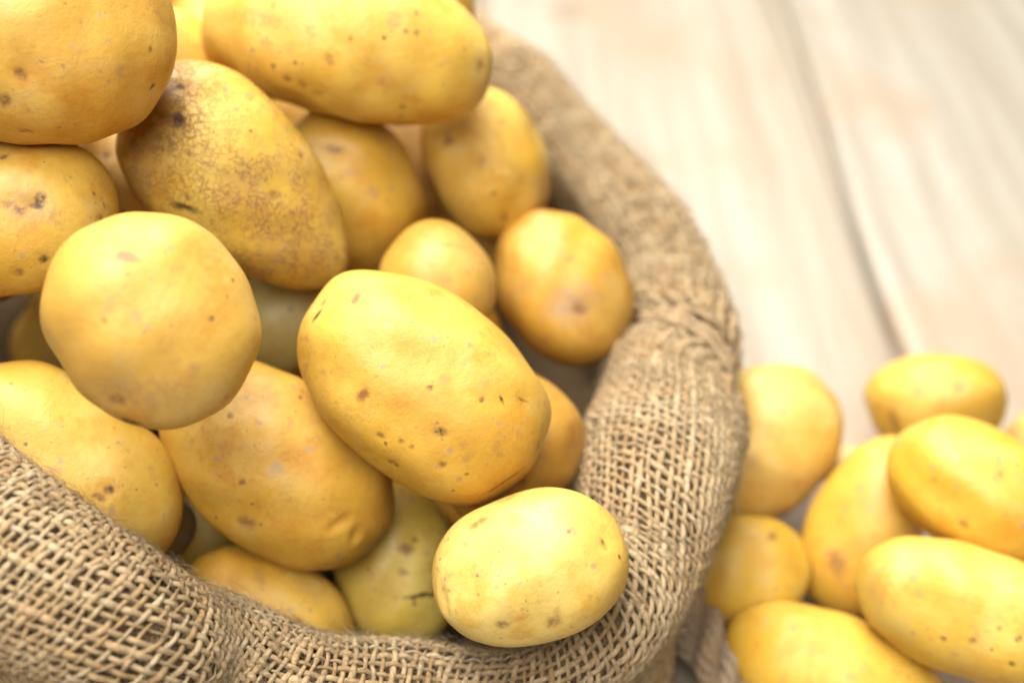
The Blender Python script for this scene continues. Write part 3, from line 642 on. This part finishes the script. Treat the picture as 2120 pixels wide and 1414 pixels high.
def quad_sphere(n):
    t = np.tan(np.linspace(-1, 1, n + 1) * math.pi / 4)
    vs, qs, off = [], [], 0
    for ax in range(3):
        for s in (-1, 1):
            a, b = np.meshgrid(t, t, indexing='ij')
            p = np.zeros((n + 1, n + 1, 3))
            p[..., ax] = s
            p[..., (ax + 1) % 3] = a
            p[..., (ax + 2) % 3] = b
            idx = np.arange((n + 1) ** 2).reshape(n + 1, n + 1) + off
            q = np.stack([idx[:-1, :-1], idx[1:, :-1], idx[1:, 1:], idx[:-1, 1:]], -1).reshape(-1, 4)
            qs.append(q if s > 0 else q[:, ::-1])
            vs.append(p.reshape(-1, 3))
            off += (n + 1) ** 2
    v = np.concatenate(vs)
    v /= np.linalg.norm(v, axis=1, keepdims=True)
    key = np.round(v, 5) + 0.0
    _, first, inv = np.unique(key, axis=0, return_index=True, return_inverse=True)
    inv = inv.ravel()
    return v[first], inv[np.concatenate(qs)]
QS_V, QS_Q = quad_sphere(44)

MARK_COL = [(0.055, 0.024, 0.010), (0.19, 0.078, 0.025), (0.37, 0.20, 0.07), (0.52, 0.23, 0.026), (0.35, 0.255, 0.185)]
MARK_STR = [0.95, 0.85, 0.62, 0.58, 0.65]

def potato_mesh(s, tp, pn, seed, marks, crease=False):
    n = QS_V
    q = n / ((np.abs(n) ** pn).sum(1) ** (1 / pn))[:, None]
    q = q * lump(n, seed)[:, None]
    k = 1 + tp * q[:, 0]
    q = q * np.stack([np.ones_like(k), k, k], 1)
    p = q * np.array(s)
    rs = np.random.RandomState(seed + 7)
    small = np.zeros(len(p))
    for _ in range(10):
        w = rs.normal(size=3)
        w /= np.linalg.norm(w)
        small += rs.uniform(0.00008, 0.00028) * np.sin(rs.uniform(150, 420) * (p @ w) + rs.uniform(0, 6.28))
    nl = p / (np.array(s) ** 2)
    nl /= np.linalg.norm(nl, axis=1, keepdims=True)
    p = p + nl * small[:, None]
    if crease:
        g = np.exp(-((p[:, 0] + 0.80 * s[0] + 0.10 * p[:, 1]) / 0.0045) ** 2)
        p = p - nl * (0.0022 * g)[:, None]
    for mx, my, mz, ex, ey, ez, rx, ry, ty in marks:
        R = np.array(Euler((ex, ey, ez)).to_matrix())
        l = (p - np.array([mx, my, mz])) @ R
        if ty == 5:
            dd = np.sqrt((l[:, 0] / (rx * 1.25)) ** 2 + (l[:, 1] / (ry * 1.25)) ** 2 + (l[:, 2] / 0.02) ** 2)
            p = p - nl * (0.0008 * np.exp(-dd ** 2) - 0.0002 * np.exp(-((dd - 1.6) / 0.5) ** 2))[:, None]
        elif ty in (0, 1) and max(rx, ry) > 0.0012:
            dd = np.linalg.norm(l, axis=1) / (1.6 * max(rx, ry))
            p = p - nl * (0.0004 * np.exp(-dd ** 2))[:, None]
    return mesh_np('potato', p, QS_Q)

def potato_material(i, base, net, seed, marks):
    m = NT('potato_skin')
    tc = m.n('TexCoord').outputs['Object']
    mp = m.n('Mapping')
    m.l(tc, mp.inputs[0])
    rs = np.random.RandomState(seed)
    mp.inputs['Location'].default_value = tuple(rs.uniform(-1, 1, 3))
    mp.inputs['Rotation'].default_value = tuple(rs.uniform(-3, 3, 3))
    v = mp.outputs[0]
    b = np.array(base) * np.array([0.775, 0.685, 0.43])
    pale = tuple(np.clip(b * np.array([1.10, 1.22, 1.9]), 0, 0.75))
    warm = tuple(b * np.array([0.95, 0.80, 0.55]))
    dull = tuple(b * np.array([0.86, 0.80, 0.85]))
    big = m.noise(v, 26, 3, 0.5)
    mid = m.noise(v, 75, 4, 0.55)
    fine = m.noise(v, 420, 3, 0.6)
    c = m.mix(m.ramp(big, 0.40, 0.66), tuple(b), pale)
    c = m.mix(m.ramp(mid, 0.48, 0.70, 0, 0.75), c, warm)
    big2 = m.noise(m.vmath('ADD', v, (3.1, 1.7, 0.4)), 34, 3, 0.55)
    c = m.mix(m.ramp(big2, 0.50, 0.68, 0, 0.65), c, dull)
    c = m.mix(m.ramp(fine, 0.42, 0.66, 0.0, 0.12), c, tuple(b * 0.62))
    dust = m.noise(m.vmath('ADD', v, (1.3, 5.2, 2.2)), 48, 5, 0.7)
    c = m.mix(m.ramp(dust, 0.52, 0.70, 0, 0.28), c, (0.46, 0.34, 0.165))
    sm = m.noise(m.vmath('ADD', v, (7.7, 2.1, 4.4)), 120, 4, 0.7)
    c = m.mix(m.ramp(sm, 0.58, 0.72, 0, 0.48), c, (0.32, 0.17, 0.055))
    wj = m.vmath('ADD', v, m.vmath('SCALE', m.vmath('SUBTRACT', m.noise(v, 700, 2, 0.6, color=True), (0.5, 0.5, 0.5)), 0.0016))
    # lenticels: pale lilac dots and darker pin pricks, random sizes
    h = None
    for sc, r0, r1, keep, colr, st in ((150, 0.07, 0.19, 0.42, (0.37, 0.225, 0.115), 0.75), (120, 0.03, 0.11, 0.50, (0.20, 0.10, 0.042), 0.85), (270, 0.06, 0.17, 0.40, (0.29, 0.15, 0.06), 0.6)):
        vo = m.voro(wj, sc)
        sel = m.n('SeparateColor')
        m.l(vo.outputs['Color'], sel.inputs[0])
        rr = m.math('MULTIPLY_ADD', sel.outputs[1], r1 - r0, r0)
        d = m.math('DIVIDE', vo.outputs['Distance'], rr)
        msk = m.math('MULTIPLY', m.ramp(d, 0.65, 1.15, 1.0, 0.0), m.math('GREATER_THAN', sel.outputs[0], keep))
        c = m.mix(m.math('MULTIPLY', msk, st), c, colr)
        h = msk if h is None else m.math('MAXIMUM', h, msk)
    # net-like russet cracks
    wn = m.vmath('ADD', v, m.vmath('SCALE', m.vmath('SUBTRACT', m.noise(v, 330, 3, 0.6, color=True), (0.5, 0.5, 0.5)), 0.006))
    ve = m.voro(wn, 450, 'DISTANCE_TO_EDGE')
    ln = m.ramp(ve.outputs['Distance'], 0.02, 0.10, 1.0, 0.0)
    nm = m.noise(v, 150, 3, 0.6)
    nm2 = m.noise(v, 28, 3, 0.6)
    lo = 0.60 - 0.16 * net
    cr = m.math('MULTIPLY', m.math('MULTIPLY', ln, m.ramp(nm, lo - 0.08, lo + 0.10)), m.ramp(nm2, 0.40 - 0.1 * net, 0.62, 0.25, 1.0))
    cr = m.math('MULTIPLY', cr, min(1.0, 0.15 + net * 0.9))
    c = m.mix(m.math('MULTIPLY', cr, 0.92), c, (0.25, 0.125, 0.045))
    if net > 0.6:
        rus = m.math('MULTIPLY', m.ramp(nm2, 0.46, 0.66), 0.4)
        c = m.mix(rus, c, (0.35, 0.20, 0.07))
    # individual eyes, scars and stains
    nz = m.vmath('SUBTRACT', m.noise(v, 330, 4, 0.65, color=True), (0.5, 0.5, 0.5))
    deep = None
    order = {3: 0, 2: 1, 4: 2, 1: 3, 0: 4}
    for mx, my, mz, ex, ey, ez, rx, ry, ty in sorted([k for k in marks if k[8] != 5], key=lambda k: order[k[8]]):
        big_r = max(rx, ry)
        pw = m.vmath('ADD', tc, m.vmath('SCALE', nz, 1.1 * min(rx, ry) + 0.35 * big_r))
        mk = m.n('Mapping', vector_type='TEXTURE')
        m.l(pw, mk.inputs[0])
        mk.inputs['Location'].default_value = (mx, my, mz)
        mk.inputs['Rotation'].default_value = (ex, ey, ez)
        mk.inputs['Scale'].default_value = (rx * 1.15, ry * 1.15, big_r * 1.6)
        d = m.vmath('LENGTH', mk.outputs[0])
        soft = ty in (2, 3, 4)
        f = m.ramp(d, 0.2 if soft else 0.25, 1.5 if soft else 1.35, MARK_STR[ty], 0.0)
        grain = m.ramp(fine, 0.36, 0.56, 0.45, 1.0)
        f = m.math('MULTIPLY', f, grain)
        c = m.mix(f, c, MARK_COL[ty])
        if not soft:
            deep = f if deep is None else m.math('MAXIMUM', deep, f)
    m.l(c, m.p.inputs['Base Color'])
    m.p.inputs['Specular IOR Level'].default_value = 0.42
    ro = m.ramp(mid, 0.3, 0.7, 0.38, 0.58)
    m.l(m.math('ADD', ro, m.math('MULTIPLY', cr, 0.3)), m.p.inputs['Roughness'])
    m.p.inputs['Subsurface Weight'].default_value = 0.12
    m.p.inputs['Subsurface Radius'].default_value = (1.0, 0.55, 0.15)
    m.p.inputs['Subsurface Scale'].default_value = 0.004
    hh = m.math('MULTIPLY_ADD', m.noise(v, 1100, 2, 0.6), 0.12, m.math('MULTIPLY', fine, 0.26))
    if net > 0.3:
        hh = m.math('MULTIPLY_ADD', cr, 0.35, hh)
    m.l(m.bump(hh, 0.8, 0.0009), m.p.inputs['Normal'])
    return m.m

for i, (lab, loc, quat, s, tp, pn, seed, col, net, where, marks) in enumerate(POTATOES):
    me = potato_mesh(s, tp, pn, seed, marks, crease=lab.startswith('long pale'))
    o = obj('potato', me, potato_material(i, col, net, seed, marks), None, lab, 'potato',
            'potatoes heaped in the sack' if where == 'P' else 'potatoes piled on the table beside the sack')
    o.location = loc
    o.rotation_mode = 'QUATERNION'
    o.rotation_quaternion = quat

buried = {}
for loc, quat, sc, seed in BURIED:
    first = seed not in buried
    if first:
        bm_ = potato_mesh((0.031, 0.024, 0.024), 0.0, 2.2, seed, [])
        bm_.materials.append(potato_material(0, (0.68, 0.42, 0.085), 0.05, seed, []))
        buried[seed] = bm_
    o = obj('potato', buried[seed], None, None, 'potato buried in the dark below the top layer of the heap', 'potato', 'potatoes buried inside the sack')
    o.location = loc
    o.rotation_mode = 'QUATERNION'
    o.rotation_quaternion = quat
    o.scale = (sc, sc, sc)

# ------------------------------------------------------------------ twine round the roll
def twine_material():
    m = NT('jute_twine')
    tc = m.n('TexCoord').outputs['Object']
    f = m.noise(tc, 900, 3, 0.6)
    at = m.n('Attribute', attribute_name='tone')
    c = m.mix(m.ramp(f, 0.3, 0.7), (0.25, 0.155, 0.07), (0.42, 0.30, 0.165))
    c = m.mix(m.ramp(at.outputs['Fac'], 0, 1, 0.5, 0.0, smooth=False), c, (0.26, 0.215, 0.175))
    m.l(c, m.p.inputs['Base Color'])
    m.p.inputs['Roughness'].default_value = 0.8
    m.p.inputs['Specular IOR Level'].default_value = 0.2
    m.l(m.bump(f, 0.7, 0.0006), m.p.inputs['Normal'])
    return m.m
TWINE = twine_material()
twine = obj('twine', None, label='thin jute twine wound round the right side of the rolled rim', cat='twine')
for k, (du, sl, ra) in enumerate(((-0.0042, 0.20, 0.0009), (0.0, 0.38, 0.0014), (0.0044, 0.50, 0.0012))):
    T = Tubes()
    rs = np.random.RandomState(50 + k)
    v = np.linspace(-0.012, 0.085, 150)
    u = U_TWINE + du + sl * (v - 0.03) + wob(rs, 0.0010, 40, 140)(v)
    smooth_roll = lambda a, b: roll_surface(a, b, 0.90)
    n = normals(smooth_roll, u, v) * SGN
    base = smooth_roll(u, v)
    t = np.gradient(base, axis=0)
    t /= np.linalg.norm(t, axis=1, keepdims=True)
    b = np.cross(t, n)
    for s2 in range(2):
        a = v / 0.011 * math.pi + s2 * math.pi
        T.add(base + 0.55 * ra * (np.cos(a)[:, None] * n + np.sin(a)[:, None] * b), ra * 0.85, n, 8, 0.75)
    obj('strand', T.mesh('strand'), TWINE, twine)

# ------------------------------------------------------------------ rope lying in front of the sack
def rope(path, R, lay, seed, parent):
    P = closed_spline(path, 60)[:(len(path) - 1) * 60]
    tan = np.gradient(P, axis=0)
    tan /= np.linalg.norm(tan, axis=1, keepdims=True)
    nr = np.tile(np.array([0, 0, 1.0]), (len(P), 1))
    nr -= tan * (nr * tan).sum(1, keepdims=True)
    nr /= np.linalg.norm(nr, axis=1, keepdims=True)
    bi = np.cross(tan, nr)
    s = np.concatenate([[0], np.cumsum(np.linalg.norm(np.diff(P, axis=0), axis=1))])
    rs = np.random.RandomState(seed)
    for k in range(3):
        T = Tubes()
        a = 2 * math.pi * s / lay + k * 2 * math.pi / 3
        c = P + 0.52 * R * (np.cos(a)[:, None] * nr + np.sin(a)[:, None] * bi)
        for y in range(7):     # yarns of the strand
            ay = -2 * math.pi * s / (lay * 0.8) + y * 2 * math.pi / 7
            rr = R * 0.36
            q = c + rr * (np.cos(ay)[:, None] * nr + np.sin(ay)[:, None] * bi) * (1 + wob(rs, 0.1, 100, 500)(s))[:, None]
            T.add(q, R * 0.21 * (1 + wob(rs, 0.12, 100, 600)(s)), nr, 6, np.clip(rs.normal(0.3, 0.25), 0, 1))
        obj('strand', T.mesh('strand'), TWINE, parent)
rope_o = obj('rope', None, label='thick greyish twisted rope lying on the table under the sack rim', cat='rope')
rope([(0.048, 0.030, 0.030), (0.062, 0.000, 0.025), (0.068, -0.013, 0.023), (0.075, -0.026, 0.019), (0.083, -0.042, 0.015), (0.092, -0.07, 0.010), (0.10, -0.10, 0.010)], 0.0104, 0.040, 5, rope_o)

# ------------------------------------------------------------------ loose jute fibres
def fibres(S, n, u0, u1, vlo, vhi, seed, lmin, lmax, lift):
    T = Tubes()
    rs = np.random.RandomState(seed)
    u = rs.uniform(u0, u1, n)
    v = vlo + (vhi(u) - vlo) * rs.uniform(0, 1, n)
    P0 = S(u, v)
    N0 = normals(S, u, v) * SGN
    for i in range(n):
        nn = N0[i]
        d = rs.normal(size=3)
        d -= nn * (d @ nn)
        d /= np.linalg.norm(d)
        L = rs.uniform(lmin, lmax) * (1 if rs.rand() < 0.93 else 1.8)
        k = 7
        t = np.linspace(0, 1, k)
        side = np.cross(nn, d)
        up = rs.uniform(0.1, 1.0) ** 2 * lift
        curl = rs.normal() * 0.35
        c2 = rs.normal() * 0.2
        pts = P0[i] + nn * (TH * 1.2 + np.sin(t * rs.uniform(1.6, 3.1)) * up * L)[:, None] + d * (L * t)[:, None] + side * (L * (curl * t * t + c2 * np.sin(5 * t)))[:, None]
        T.add(pts, rs.uniform(0.000035, 0.00008) * (1 - 0.55 * t), np.tile(nn, (k, 1)), 3, np.clip(rs.normal(0.75, 0.2), 0, 1))
    return T
UV0, UV1 = SU[16 * 40], LEN + SU[9 * 40 + 20]
T = fibres(roll_surface, 15000, UV0, UV1, 0.0, lambda u: roll_max(u) * 0.72, 77, 0.002, 0.008, 0.40)
obj('loose_fibres', T.mesh('loose_fibres'), JUTE, sack, kind='stuff')
